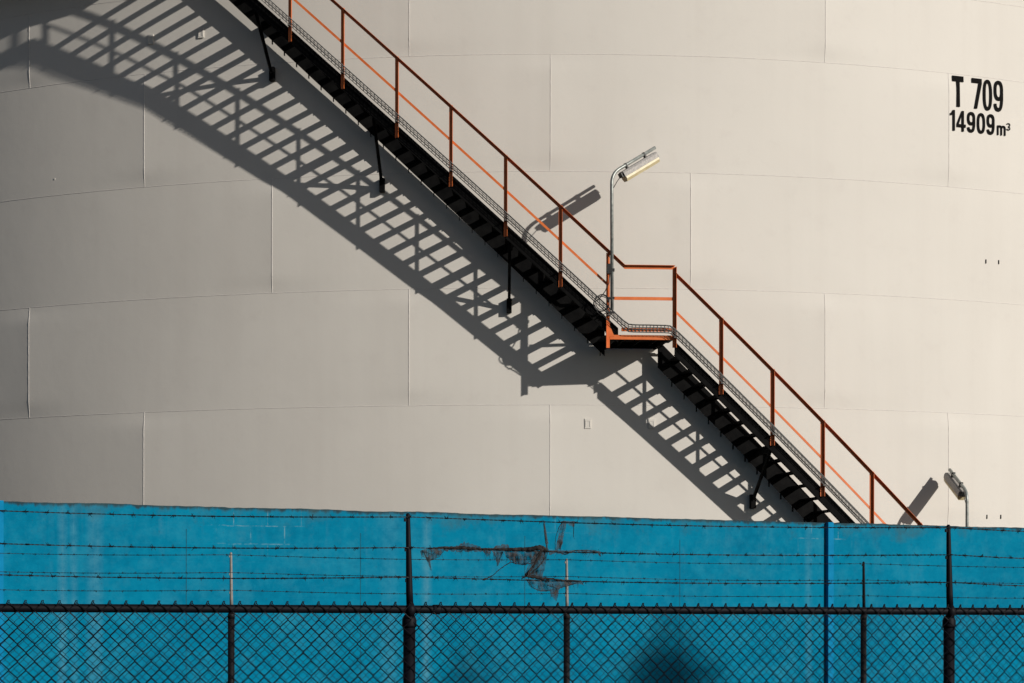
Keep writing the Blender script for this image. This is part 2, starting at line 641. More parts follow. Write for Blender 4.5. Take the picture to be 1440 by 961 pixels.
def rail_l(t):
    return 4.409 + 1.187 - (t - .1341) * SL


FLOOR = 4.612
T_FOOT = 0.1341 + (5.596 + 1.75 - 1.02) / SL

stair = thing("spiral_staircase", "black steel staircase with orange railing climbing diagonally round the cream tank",
              "staircase", pt(19.6, T_FOOT, -EYE))


def steps(a, b, d=0.012):
    return lin(a, b, max(2, int(abs(b - a) / d) + 1))


# upper flight (and the top landing it runs into): stringers
outer_prof = [(-.008, -1.265), (0, -1.265), (0, -1.06), (-.008, -1.06)]
outer_c = [(0, -1.275), (0, -1.055), (-.055, -1.055), (-.055, -1.063), (-.008, -1.063), (-.008, -1.267), (-.055, -1.267), (-.055, -1.275)]
inner_c = [(0, -1.492), (0, -1.060), (-.012, -1.060), (-.012, -1.492)]
inner_l = [(0, -1.475), (0, -1.038), (-.012, -1.038), (-.012, -1.475)]
up_ths = steps(T_UP, 0.0850)
MB().sweep(outer_c, steps(T_END, T_UP) + steps(T_UP, 0.0905)[1:], rail_u, RO - .010).build("outer_stringer", M['black'], stair)
MB().sweep(inner_c, up_ths, rail_u, RI).build("inner_stringer", M['black'], stair)
lo_ths = steps(0.1290, T_FOOT)
MB().sweep(outer_c, steps(0.1345, T_FOOT), rail_l, RO - .010).build("outer_stringer", M['black'], stair)
MB().sweep(inner_l, lo_ths, rail_l, RI).build("inner_stringer", M['black'], stair)


def tread(th, zt):
    """folded plate tread: top plate with lips along both long edges"""
    m = MB()
    ro, ri = RO - .022, RI + .004
    hw = 0.092
    def P2(r, x, z):
        return pt(r, th + x / 19.6, z)
    def slab(x0, x1, z0, z1, r0=ri, r1=ro):
        m.hexa([P2(r0, x0, z0), P2(r1, x0, z0), P2(r1, x1, z0), P2(r0, x1, z0), P2(r0, x0, z1), P2(r1, x0, z1), P2(r1, x1, z1), P2(r0, x1, z1)])
    slab(-hw, hw, zt - .006, zt)
    slab(-hw, -hw + .006, zt - .024, zt - .007)
    slab(hw - .006, hw, zt - .024, zt - .007)
    m.build("tread", M['black'], stair)


ZR = -1.150                                   # tread top relative to the handrail line at mid tread
j = 0
while True:
    th = 0.1930 + (j - 6) * (0.196 / SL)
    if th > T_FOOT - 0.004:
        break
    if th > 0.1385:
        tread(th, rail_l(th) + ZR)
    j += 1
UPH = 0.0
th = -0.0345 + 11 * .1945 / SU
while th > T_UP + 0.004:
    tread(th, rail_u(th) + ZR)
    th -= 0.1945 / SU


def cleat(th, z):
    """small plate on the back of the inner stringer, one per tread"""
    n = Vector((math.sin(th - PHI), -math.cos(th - PHI), 0))
    s = Vector((math.cos(th - PHI), math.sin(th - PHI), 0))
    m = MB()
    m.box(pt(RI - .035, th, z - 1.47), s * 0.005, n * 0.024, Vector((0, 0, 0.075)))
    m.build("stringer_cleat", M['black'], stair)


th = -0.0345 + 11 * .1945 / SU
while th > -.20:
    cleat(th, rail_u(th))
    th -= 0.1945 / SU
th = 0.1930 - 5 * 0.196 / SL
while th < .285:
    cleat(th, rail_l(th))
    th += 0.196 / SL

# mid landing
lm = MB()
flat = lambda z: (lambda t: z)
lm.sweep([(0, -.008), (.752, -.008), (.752, 0), (0, 0)], steps(TL0 - .004, TL1 + .004, .006), flat(FLOOR), RI - .02)
for q in (0.25, 0.5, 0.75):
    th = TL0 + (TL1 - TL0) * q
    lm.sweep([(0, -.07), (.72, -.07), (.72, -.0085), (0, -.0085)], [th - .0003, th + .0003], flat(FLOOR), RI)
lm.build("landing", M['black'], stair)
lm = MB()
lm.sweep([(0, -.10), (.012, -.10), (.012, .06), (0, .06)], steps(TL0 - .002, TL1 - .002, .006), flat(FLOOR), RI - .034)
lm.build("landing_edge", M['black'], stair)
lm = MB()
lm.sweep([(0, -.066), (.012, -.066), (.012, .004), (0, .004)], steps(TL0 + .0016, TL1 - .0016, .006), flat(FLOOR), RO - .010)
lm.build("landing_beam", M['orange'], stair)
lm = MB()
lm.sweep([(0, .06), (.006, .06), (.006, .115), (0, .115)], steps(TL0 + .0105, TL1 - .0016, .006), flat(FLOOR), RO - .006)
lm.build("toe_board", M['orange'], stair)
# gusset at the uphill post
lm = MB()
a = [pt(RO + .004, TL0 + .0012, FLOOR - .02), pt(RO + .004, TL0 + .0012, FLOOR + .16), pt(RO + .004, TL0 + .0046, FLOOR + .002), pt(RO + .004, TL0 + .0046, FLOOR - .02)]
b_ = [pt(RO - .004, TL0 + .0012, FLOOR - .02), pt(RO - .004, TL0 + .0012, FLOOR + .16), pt(RO - .004, TL0 + .0046, FLOOR + .002), pt(RO - .004, TL0 + .0046, FLOOR - .02)]
lm.hexa(a + b_)
lm.build("gusset", M['orange'], stair)

# top landing floor, running on along the rim
lm = MB()
ZF2 = Z_TOP - 1.08
lm.sweep([(0, -.04), (.56, -.04), (.56, 0), (0, 0)], steps(T_END, T_UP - .002), flat(ZF2), R + .10)
lm.build("top_landing", M['black'], stair)

# railing posts: angle iron, one leg along the stair, one leg sticking out on the downhill side
def post(th, z0, z1, flip=False):
    m = MB()
    w, d, t = .056, (.036 if th < 0 else .042 if th < .12 else .054), .006
    h = w / 2
    def P2(x, dr, z):
        return pt(RO + dr, th + x / RO, z)
    def slab(x0, x1, r0, r1):
        m.hexa([P2(x0, r0, z0), P2(x1, r0, z0), P2(x1, r1, z0), P2(x0, r1, z0), P2(x0, r0, z1), P2(x1, r0, z1), P2(x1, r1, z1), P2(x0, r1, z1)])
    slab(-h, h, 0, t)
    if flip:
        slab(-h, -h + t, t, d)
    else:
        slab(h - t, h, t, d)
    m.build("post", M['orange'], stair)


UPOST = [.0456, .0033, -.0390, -.0811, -.1238, -.1660, -.2083, -.2506]
for th in UPOST:
    post(th, rail_u(th) - 1.257, rail_u(th) - .004)
for i in range(8):
    th = T_UP - .001 - i * .044
    post(th, Z_TOP - 1.257, Z_TOP - .004)
post(TL0, 4.415, 5.875, True)
post(.1341, 4.425, 5.672)
LPOST = [.1706, .2121, .2533, .2960]
LPOST = [.1709, .2121, .2533, .2948, .3365, .3782, .4199, .4560]
for th in LPOST:
    post(th, rail_l(th) - 1.187, rail_l(th) - .004)

# handrail: angle iron, level leg on top sticking out
hr = [(0, -.058), (.006, -.058), (.006, -.006), (.056, -.006), (.056, 0), (0, 0)]
LR = 5.690
T_K = .0033 + (6.129 + 1.257 - LR) / SU
def rail_path(t):
    return max(rail_u(t), LR)
MB().sweep(hr, steps(T_END, T_UP) + steps(T_UP, T_K)[1:] + steps(T_K, .1341)[1:], rail_path, RO + .0065).build("handrail", M['orange'], stair)
MB().sweep(hr, steps(.1350, T_FOOT - .012), rail_l, RO + .0065).build("handrail", M['orange'], stair)
mr = [(0, -.05), (.007, -.05), (.007, 0), (0, 0)]
MB().sweep(mr, steps(T_END, T_UP) + steps(T_UP, TL0 - .001)[1:], lambda t: rail_u(t) - .515, RO - .0075).build("mid_rail", M['orange'], stair)
MB().sweep(mr, steps(TL0 + .002, .1335), flat(5.205), RO - .0075).build("mid_rail", M['orange'], stair)
MB().sweep(mr, steps(.1350, T_FOOT - .012), lambda t: rail_l(t) - .565, RO - .0075).build("mid_rail", M['orange'], stair)

# struts back to the shell
def strut(th, zf, tops):
    m = MB()
    n = Vector((math.sin(th - PHI), -math.cos(th - PHI), 0))
    s = Vector((math.cos(th - PHI), math.sin(th - PHI), 0))
    zb = tops(th)
    a0, da = (0.1930, 0.196 / SL) if th > .13 else (-0.0345, 0.1945 / SU)
    tb = a0 + round((th + .003 - a0) / da) * da          # the bearer sits right under a tread
    s2 = Vector((math.cos(tb - PHI), math.sin(tb - PHI), 0))
    zb2 = tops(tb)
    m.bar(pt(R + .06, th, zf + .06), pt(RO - .06, th, zb - 1.27), .046, .012, s)
    m.bar(pt(R + .06, th - .00108, zf + .06), pt(RO - .06, th - .00108, zb - 1.27), .006, .055, s)
    m.box(pt(R + .05, th, zf + .06), s * .040, n * .046, Vector((0, 0, .11)))
    m.bar(pt(R + .01, tb, zb2 - 1.215), pt(RO - .03, tb, zb2 - 1.215), .060, .07, s2)
    m.bar(pt(R + .02, tb, zb2 - 1.20), pt(RI - .02, tb, zb2 - 1.20), .050, .22, s2)
    m.box(pt(R + .012, tb, zb2 - 1.22), s2 * .09, n * .008, Vector((0, 0, .12)))
    m.build("strut", M['black'], stair)


for th, zf in ((-.1947, 8.948), (-.0997, 7.089), (.0066, 5.143)):
    strut(th, zf, rail_u)
strut(.2121, 2.062, rail_l)
strut(.31, .25, rail_l)
for th in (TL0 + .004, TL1 - .006):
    s = Vector((math.cos(th - PHI), math.sin(th - PHI), 0))
    m = MB()                                  # cantilever beams under the mid landing
    m.bar(pt(R + .01, th, FLOOR - .052), pt(RO - .02, th, FLOOR - .052), .05, .08, s)
    m.build("landing_bearer", M['black'], stair)

# cable tray: wire basket along the outside of the posts
def tray_z(t):
    if t < .105:
        return max(rail_u(t) - .895, FLOOR + .148)
    return min(FLOOR + .148, rail_l(t) - .895)


TZ = FLOOR + .148
TK0 = .0033 + (6.129 + 1.257 - .895 - TZ) / SU
TK1 = .1341 + (4.409 + 1.187 - .895 - TZ) / SL


def tz(t):
    k = .0022
    a = rail_u(t) - .895 - TZ
    b = rail_l(t) - .895 - TZ
    up_ = (a + math.sqrt(a * a + .0009)) / 2 if t < .115 else 0
    dn = (b - math.sqrt(b * b + .0009)) / 2 if t >= .115 else 0
    return TZ + up_ + dn


tt = steps(T_END, T_FOOT - .01, .004)
TR0, TR1 = RO + .056, RO + .098
def wire(m, r, dz, rad, n=4):
    m.tube([pt(r, t, tz(t) + dz) for t in tt], rad, n)


m = MB()
for r in (TR0, TR1):
    wire(m, r, 0.0, .0075)
    wire(m, r, -.036, .0030)
    wire(m, r, -.074, .0030)
    wire(m, r, -.112, .0045)
wire(m, (TR0 + TR1) / 2, -.112, .0030)
t = T_END + .001
while t < T_FOOT - .011:
    z = tz(t)
    m.tube([pt(TR1, t, z), pt(TR1, t, z - .112), pt(TR0, t, z - .112), pt(TR0, t, z)], .0036, 4)
    t += .0028
m.build("cable_tray", M['tray'], stair)
for i, (rr, dz, rad) in enumerate(((.30, -.066, .008), )):
    m = MB()
    pts_ = []
    for t in tt:
        wob = .006 * noise.noise(Vector((t * 40, i * 7.0, 0)))
        pts_.append(pt(TR0 + (TR1 - TR0) * rr + wob, t, tz(t) + dz + wob))
    m.tube(pts_, rad, 6)
    m.build("cable", M['cable'], stair)
for th in UPOST + [TL0, .1341] + LPOST:
    z = tz(th) - .124
    n = Vector((math.sin(th - PHI), -math.cos(th - PHI), 0))
    s = Vector((math.cos(th - PHI), math.sin(th - PHI), 0))
    m = MB()                                   # outrigger clip that carries the tray
    m.box(pt(RO + .055, th, z), s * .020, n * .048, Vector((0, 0, .005)))
    m.build("tray_bracket", M['tray'], stair)


# ------------------------------------------------------------------ lamps on bent tube posts
def lamp(name_label, base, bend, tip, side_hint):
    """bent galvanised tube; a long fluorescent fitting hangs under the sloping arm"""
    b, k, e = base, bend, tip
    root = thing("lamp_post", name_label, "lamp", b)
    d = (e - k).normalized()
    bendpts = []
    L = .16
    p0, p2 = k - Vector((0, 0, L)), k + d * L
    for i in range(9):
        q = i / 8
        bendpts.append(p0 * (1 - q) ** 2 + k * 2 * q * (1 - q) + p2 * q * q)
    MB().tube([b] + bendpts + [e], .0265, 12).build("pole", M['galv'], root)
    dn = Vector((0, 0, -1))
    dn = (dn - d * dn.dot(d)).normalized()
    sd = d.cross(dn)
    LEN = .70
    c0 = k + d * (L * .75 + .03)
    m = MB()
    prof = [(-.058, .055), (-.075, .085), (-.075, .145), (.075, .145), (.075, .085), (.058, .055)]
    lo = [c0 + sd * x + dn * y for x, y in prof]
    hi = [q + d * LEN for q in lo]
    n = len(prof)
    bs = len(m.v)
    m.v += lo + hi
    for i in range(n):
        m.face((bs + i, bs + (i + 1) % n, bs + n + (i + 1) % n, bs + n + i))
    m.face([bs + i for i in range(n)][::-1])
    m.face([bs + n + i for i in range(n)])
    m.build("lamp_housing", M['housing'], root)
    m = MB()
    prof = [(-.070, .147), (-.070, .180), (-.045, .222), (.045, .222), (.070, .180), (.070, .147)]
    lo = [c0 + d * .012 + sd * x + dn * y for x, y in prof]
    hi = [q + d * (LEN - .024) for q in lo]
    m.v += lo + hi
    for i in range(n):
        m.face((i, (i + 1) % n, n + (i + 1) % n, n + i))
    m.face(list(range(n))[::-1])
    m.face([n + i for i in range(n)])
    m.build("diffuser", M['diffuser'], root)
    for q in (.20, .74):
        m = MB()
        c = c0 + d * (LEN * q)
        m.box(c + dn * .030, d * .012, sd * .030, dn * .027)
        m.box(c - dn * .014, d * .010, sd * .030, dn * .0165)
        m.build("clamp", M['cable'], root)
    m = MB()
    m.box(c0 - d * .018 + dn * .10, d * .016, sd * .05, dn * .035)
    m.build("cable_gland", M['cable'], root)
    m = MB()
    a0 = c0 - d * .03 + dn * .11
    a1 = b + (k - b) * (1 - .22 / (k - b).length) + (d.cross(Vector((0, 0, 1))).cross(Vector((0, 0, 1)))).normalized() * -.03
    m.tube([a0, a0 * .5 + a1 * .5 + Vector((0, 0, .01)), a1], .006, 6)
    m.build("cable", M['cable'], root)
    return root


RP = RO + .088
lp = lamp("slim lamp on a bent grey pole clamped to the orange post at the stair landing",
          pt(RP, .0850, 4.985), pt(RP - .02, .0848, 7.09), pt(19.745, .1209, 7.558), 1)
# clamps and the coil of spare cable at the landing post
m = MB()
s = Vector((math.cos(.085 - PHI), math.sin(.085 - PHI), 0))
n = Vector((math.sin(.085 - PHI), -math.cos(.085 - PHI), 0))
for z, k in ((5.60, 1.0), (5.17, .6), (4.95, .6)):
    m.box(pt(RP - .012, .0838, z), s * .060, n * .036, Vector((0, 0, .022 * k)))
m.box(pt(RP - .012, .0828, 5.62), s * .028, n * .034, Vector((0, 0, .075)))
m.build("pole_clamp", M['cable'], lp)
m = MB()
for q, (rx, rz, dx, dz) in enumerate(((.115, .125, 0, 0), (.105, .12, .012, .012), (.12, .115, -.006, -.014))):
    c = pt(RO + .095 + q * .012, .0768, 5.09)
    loop = []
    for i in range(33):
        a = 2 * PI * i / 32 + .4
        loop.append(c + s * (math.cos(a) * rx + dx) + Vector((0, 0, 1)) * (math.sin(a) * rz + dz) + n * (.012 * math.sin(2 * a + q)))
    m.tube(loop, .007, 6)
m.tube([pt(RO + .10, .0832, 5.55), pt(RO + .105, .0825, 5.40), pt(RO + .11, .0795, 5.27), pt(RO + .11, .0762, 5.18), pt(RO + .11, .0735, 5.13)], .008, 6)
m.tube([pt(RO + .10, .0715, 5.06), pt(RO + .105, .0735, 4.95), pt(RO + .11, .0765, 4.90), pt(RO + .11, .0800, 4.93), pt(RO + .10, .0830, 5.0)], .008, 6)
m.tube([pt(RO + .11, .0765, 4.92), pt(RO + .10, .0805, 4.85), pt(RO + .09, .084, 4.78)], .008, 6)
m.build("cable_coil", M['cable'], lp)

lamp("slim lamp on short bent grey pole rising behind blue wall right of stair foot",
     pt(20.0, .3789, -EYE), pt(20.0, .3789, 2.27), pt(19.28, .3869, 2.68), -1)

# ------------------------------------------------------------------ blue boundary wall
WALL = Run(22.5, 27.9)
wall_o = WALL.at(WALL.sz(700, 740)[0], 0)
wall = thing("boundary_wall", "long blue painted wall with mouldy top edge in front of the tank", "wall", wall_o)
s0, s1 = WALL.sz(-260, 720)[0], WALL.sz(1760, 740)[0]
_, zt0 = WALL.sz(0, 705)
_, zt1 = WALL.sz(1440, 742.5)
sA, sB = WALL.sz(0, 705)[0], WALL.sz(1440, 742.5)[0]


def wall_top(s):
    z = zt0 + (zt1 - zt0) * (s - sA) / (sB - sA)
    z += .010 * noise.noise(Vector((s * 1.3, 0, 4))) + .006 * noise.noise(Vector((s * 9, 2, 0))) - .02 * max(0, noise.noise(Vector((s * 4.1, 9, 1))) - .35)
    return z


m = MB()
ss = lin(s0, s1, 520)
ds = (0, .03, .08, .15, .3, .6, 1.2, 2.2)
for s in ss:
    zt = wall_top(s)
    for d in ds:
        m.uv[len(m.v)] = (s, d)
        m.v.append(WALL.at(s, max(zt - d, 0), 0.0))
    m.uv[len(m.v)] = (s, zt)
    m.v.append(WALL.at(s, 0, 0))
    for off in (-.2,):
        m.uv[len(m.v)] = (s, 0)
        m.v.append(WALL.at(s, zt - .006, off))
        m.uv[len(m.v)] = (s, zt)
        m.v.append(WALL.at(s, 0, off))
nn = len(ds) + 3
for i in range(len(ss) - 1):
    b = i * nn
    for k in range(nn - 3):
        m.face((b + k, b + k + 1, b + nn + k + 1, b + nn + k))
    m.face((b, b + nn, b + nn + nn - 2, b + nn - 2))
    m.face((b + nn - 2, b + nn + nn - 2, b + nn + nn - 1, b + nn - 1))
m.build("panel", wall_paint(WALL), wall)
m = MB()
for px in (262, 507, 738, 956):                # open joints between the panels
    s, _ = WALL.sz(px, 800)
    m.hexa([WALL.at(s - .004, .3, -.01), WALL.at(s + .004, .3, -.01), WALL.at(s + .004, .3, .0015), WALL.at(s - .004, .3, .0015)] +
           [WALL.at(s - .004, wall_top(s) - .25, -.01), WALL.at(s + .004, wall_top(s) - .25, -.01), WALL.at(s + .004, wall_top(s) - .25, .0015), WALL.at(s - .004, wall_top(s) - .25, .0015)])
m.build("panel_joint", paint("dark_joint", (0.0, 0.06, 0.10), (0.0, 0.10, 0.16), 20, .9), wall)
for px in (-2, 1165):
    s, _ = WALL.sz(px, 800)
    m = MB()
    zt = wall_top(s) + .005
    for o_, w_, h_ in ((.056, .040, 0), ):
        lo = [WALL.at(s - w_, 0, -.02), WALL.at(s + w_, 0, -.02), WALL.at(s + w_, 0, o_), WALL.at(s - w_, 0, o_)]
        m.hexa(lo + [q + Vector((0, 0, zt)) for q in lo])
    m.build("column", M['column'], wall)


# ------------------------------------------------------------------ chain-link fences
def chain_link(m, run, sa, sb, ztop, pitch, rad, off, knuckle=True):
    """zigzag wires hooked into one another; knuckles over the top"""
    h = pitch / 2
    nw = int((sb - sa) / h)
    ph = 0
    for i in range(nw):
        s = sa + i * h
        zt = ztop(s)
        nseg = int((zt - .05) / h)
        pts_ = []
        if i % 2 == 0 and knuckle:
            pts_.append(run.at(s - h * .42, zt - .020, off + .003))
            pts_.append(run.at(s - h * .26, zt - .004, off + .004))
            pts_.append(run.at(s - h * .10, zt + .009, off + .002))
            pts_.append(run.at(s + h * .06, zt + .009, off - .002))
        for q in range(nseg):
            side = (q + i) % 2
            x = s + (h if side else 0)
            jit = h * .05 * noise.noise(Vector((x * 3.1, q * .37, off * 50)))
            bow = -h * .07 if side else h * .07
            o_ = off + (.0026 if side else -.0026)
            if q:
                pts_.append(run.at(x + bow * .9 + jit, zt - q * h + h * .11, o_))
            pts_.append(run.at(x + jit - bow * .15, zt - q * h, -o_ + 2 * off))
            pts_.append(run.at(x + bow * .9 + jit, zt - q * h - h * .11, o_))
        m.tube(pts_, rad, 4, False, False)


def barbed(m, run, px, off, spacing, rad, seed, z_of=None):
    """two strands twisted round each other with four-point barbs"""
    rnd = random.Random(seed)
    sa, sb = run.sz(px[0][0], px[0][1]), run.sz(px[-1][0], px[-1][1])
    knots = [run.sz(*p) for p in px]
    def zat(s):
        for (a, za), (b, zb_) in zip(knots[:-1], knots[1:]):
            if s <= b:
                q = (s - a) / (b - a)
                return za + (zb_ - za) * q - .018 * math.sin(PI * max(0, min(1, q)))
        return knots[-1][1]
    L = knots[-1][0] - knots[0][0]
    n = int(L / .013)
    for k in (0, 1):
        pts_ = []
        for i in range(n + 1):
            s = knots[0][0] + L * i / n
            a = s * 2 * PI / .052 + k * PI
            pts_.append(run.at(s, zat(s) + math.cos(a) * rad, off + math.sin(a) * rad))
        m.tube(pts_, rad, 4, False, False)
    s = knots[0][0] + rnd.random() * spacing
    while s < knots[-1][0]:
        z = zat(s)
        c = run.at(s, z, off)
        for q in range(4):
            a = rnd.random() * 2 * PI
            v = (Vector((0, 0, 1)) * math.cos(a) + run.n * math.sin(a)) * .016 + run.d * rnd.uniform(-.014, .014)
            m.tube([c - v * .2 + run.d * (q - 1.5) * .004, c + v + run.d * (q - 1.5) * .004], [rad * 1.1, rad * .5], 4, True, False)
        m.tube([c - run.d * .010, c + run.d * .010], rad * 2.3, 5, True, False)
        s += spacing * rnd.uniform(.92, 1.08)


NEAR = Run(10.64, 12.61)
FAR = Run(18.75, 22.5)

nf = thing("chain_link_fence", "nearest black chain link fence with thick capped posts and torn netting on its wire", "fence",
           NEAR.at(NEAR.sz(575, 860)[0], 0))


def near_z(s):                                   # rail centre height
    a, b = NEAR.sz(0, 855.2), NEAR.sz(1440, 860.2)
    return a[1] + (b[1] - a[1]) * (s - a[0]) / (b[0] - a[0])


na, nb = NEAR.sz(-160, 860)[0], NEAR.sz(1640, 860)[0]
MB().tube([NEAR.at(s, near_z(s), 0) for s in lin(na, nb, 60)], .0215, 12).build("top_rail", M['fence'], nf)
m = MB()
cs = NEAR.sz(613, 858)[0]
m.tube([NEAR.at(cs - .022, near_z(cs), 0), NEAR.at(cs - .014, near_z(cs), 0), NEAR.at(cs + .018, near_z(cs), 0), NEAR.at(cs + .026, near_z(cs), 0)], [.022, .026, .026, .022], 12)
m.build("rail_sleeve", M['fence'], nf)
m = MB()
chain_link(m, NEAR, na, nb, lambda s: near_z(s) + .030, .085, .0029, .026)
m.build("mesh", M['fence'], nf)


def fence_post(run, px, ytop, rail_z, parent, r_post, arm_r0, arm_r1, mat, arm_mat, off, cap):
    s, _ = run.sz(px, 860)
    zr = rail_z(s)
    ztop = run.sz(px, ytop)[1]
    o = MB().tube([run.at(s, 0, off), run.at(s, zr - .075, off)], r_post, 16).build("post", mat, parent)
    m = MB()
    if cap:
        m.tube([run.at(s, zr - .095, off), run.at(s, zr - .085, off), run.at(s, zr - .055, off), run.at(s, zr - .035, off), run.at(s, zr - .02, off)],
               [r_post * 1.16, r_post * 1.2, r_post * 1.18, r_post * .95, r_post * .5], 16)
    else:
        m.tube([run.at(s, zr - .080, off), run.at(s, zr - .04, off), run.at(s, zr - .022, off)], [r_post * 1.08, r_post * 1.08, r_post * .7], 14)
    m.tube([run.at(s, zr - .04, 0), run.at(s, zr, .012), run.at(s, zr + .03, 0)], [.020, .030 if cap else .024, .020], 10)
    m.build("post_cap", mat, o)
    m = MB()
    dx = .012 if cap else .006
    m.tube([run.at(s, zr + .01, 0), run.at(s - dx * .3, zr + .10, 0), run.at(s - dx, ztop - .008, 0), run.at(s - dx, ztop, 0)], [arm_r0, arm_r0 * .96, arm_r1, arm_r1 * .55], 10)
    for q in (.30, .62, .93):
        z = zr + (ztop - zr) * q
        m.box(run.at(s - dx * q - arm_r0 * .8, z, .0), run.d * .006, run.n * .006, Vector((0, 0, .009)))
    m.build("barb_arm", arm_mat, o)
    return s


for px, yt in ((-178, 712), (576.5, 722), (1336, 738)):
    fence_post(NEAR, px, yt, near_z, nf, .0325, .0200, .0118, M['fence'], M['fence'], -.01, True)

for q, ys in enumerate((((-160, 712.5), (577, 727.5), (1336, 742.6), (1640, 747)), ((-160, 759.5), (577, 770.5), (1336, 780.6), (1640, 785)), ((-160, 804), (577, 812), (1336, 819.4), (1640, 823)))):
    m = MB()
    barbed(m, NEAR, ys, .014, .108, .0019, 3 + q)
    m.build("barbed_wire", M['barb'], nf)

ff = thing("chain_link_fence", "farther chain link fence with thin posts and grey tips just before the blue wall", "fence",
           FAR.at(FAR.sz(797, 860)[0], 0))


def far_z(s):
    a, b = FAR.sz(0, 857.0), FAR.sz(1440, 861.5)
    return a[1] + (b[1] - a[1]) * (s - a[0]) / (b[0] - a[0])


fa, fb = FAR.sz(-120, 860)[0], FAR.sz(1600, 860)[0]
MB().tube([FAR.at(s, far_z(s), 0) for s in lin(fa, fb, 40)], .021, 10).build("top_rail", M['fence_far'], ff)
m = MB()
chain_link(m, FAR, fa, fb, lambda s: far_z(s) + .010, .082, .0021, .024, False)
m.build("mesh", M['fence_far'], ff)
for px, yt, am in ((-147, 775, 'arm_grey'), (325.5, 777, 'arm_grey'), (797.5, 786, 'arm_grey'), (1215, 790, 'fence_far'), (1606, 800, 'fence_far')):
    fence_post(FAR, px, yt, far_z, ff, .031, .0165, .0120, M['fence_far'], M[am], -.008, False)
for q, ys in enumerate((((-147, 774), (325, 780.5), (797, 787.5), (1215, 793.0), (1606, 798)), ((-147, 800.5), (325, 805.5), (797, 811), (1215, 816), (1606, 820)), ((-147, 826), (325, 830.3), (797, 835), (1215, 838), (1606, 840)))):
    m = MB()
    barbed(m, FAR, ys, .012, .118, .0018, 13 + q)
    m.build("barbed_wire", M['barb'], ff)

# ------------------------------------------------------------------ torn netting caught on the near barbed wire
net = thing("torn_netting", "shredded dark grey netting tangled round the barbed wire above the fence", "netting", NEAR.px(735, 780))


def nz(X, Y, off=0.0):
    return NEAR.px(560 + X / 4.5, 700 + Y / 4.5, .014 + off)


PXM = 1 / 4.5 * 11.4 / F                        # metres per enlarged picture unit


def res(pl, n):
    """resample a polyline"""
    d = [0]
    for a, b in zip(pl[:-1], pl[1:]):
        d.append(d[-1] + math.hypot(b[0] - a[0], b[1] - a[1]))
    out = []
    for i in range(n):
        t_ = d[-1] * i / (n - 1)
        for k in range(len(pl) - 1):
            if t_ <= d[k + 1] + 1e-9:
                q = (t_ - d[k]) / max(1e-9, d[k + 1] - d[k])
                out.append((pl[k][0] + (pl[k + 1][0] - pl[k][0]) * q, pl[k][1] + (pl[k + 1][1] - pl[k][1]) * q))
                break
    return out


sheet = MB()


def ribbon(A, B, nu=26, nv=9, wr=.022, seed=0, folds=5):
    a, b = res(A, nu), res(B, nu)
    base = len(sheet.v)
    for i in range(nu):
        for j_ in range(nv):
            q = j_ / (nv - 1)
            x = a[i][0] + (b[i][0] - a[i][0]) * q
            y = a[i][1] + (b[i][1] - a[i][1]) * q
            jag = 18 * noise.noise(Vector((i * 1.3, seed, 3))) * q * q
            w = wr * .55 * (math.sin(i / nu * folds * PI * 2 + q * 2.2 + seed) * (.1 + q * .35) + 1.5 * noise.noise(Vector((x * .03, y * .03, seed))))
            sheet.uv[len(sheet.v)] = (x * PXM * 2 + seed, y * PXM * 2)
            sheet.v.append(nz(x, y + jag, w))
    for i in range(nu - 1):
        for j_ in range(nv - 1):
            p = base + i * nv + j_
            sheet.face((p, p + 1, p + nv + 1, p + nv), True)


ribbon([(135, 335), (170, 325), (225, 320), (285, 318)], [(142, 365), (185, 412), (225, 388), (280, 345)], seed=1)
ribbon([(165, 372), (195, 380)], [(198, 462), (206, 464)], 6, 8, .006, seed=2)
ribbon([(350, 318), (400, 315), (470, 318), (520, 322)], [(365, 300), (415, 284), (455, 292), (520, 316)], 18, 6, .02, seed=3)
ribbon([(590, 325), (700, 325)], [(612, 306), (692, 294)], 12, 5, .015, seed=4)
ribbon([(520, 330), (560, 332), (592, 332)], [(540, 352), (560, 378), (578, 345)], 12, 6, .015, seed=5)
ribbon([(585, 332), (625, 335), (668, 332)], [(600, 380), (625, 436), (656, 352)], 16, 8, .02, seed=6)
ribbon([(650, 335), (740, 335), (820, 332), (885, 330)], [(676, 372), (722, 412), (785, 426), (850, 408), (878, 360)], 34, 10, .03, seed=7, folds=7)
ribbon([(862, 335), (940, 345)], [(788, 498), (905, 505)], 14, 16, .03, seed=8, folds=3)
ribbon([(882, 335), (925, 345)], [(800, 500), (860, 505)], 10, 14, .035, seed=18, folds=2)
ribbon([(795, 512), (880, 518), (960, 524), (1050, 530)], [(838, 572), (890, 594), (955, 592), (1010, 578), (1062, 560)], 30, 9, .025, seed=9)
ribbon([(950, 580), (1012, 572)], [(962, 628), (996, 656)], 8, 9, .012, seed=10)
ribbon([(1050, 530), (1130, 526), (1152, 528)], [(1062, 562), (1120, 545), (1168, 552)], 12, 5, .01, seed=11)
ribbon([(912, 150), (922, 150)], [(930, 330), (942, 330)], 5, 16, .012, seed=12)
ribbon([(914, 175), (922, 165)], [(925, 300), (946, 290)], 6, 14, .012, seed=22)
ribbon([(1030, 148), (1058, 150)], [(983, 330), (1026, 330)], 9, 16, .02, seed=13)
ribbon([(1036, 147), (1075, 148), (1112, 150)], [(1048, 158), (1085, 180), (1106, 190)], 12, 6, .012, seed=14)
ribbon([(940, 335), (1000, 334), (1060, 336), (1120, 332), (1190, 330)], [(950, 365), (1000, 352), (1060, 360), (1120, 342), (1190, 352)], 24, 5, .01, seed=15)
ribbon([(1190, 332), (1240, 334), (1272, 342)], [(1192, 350), (1240, 350), (1276, 374)], 12, 5, .008, seed=16)
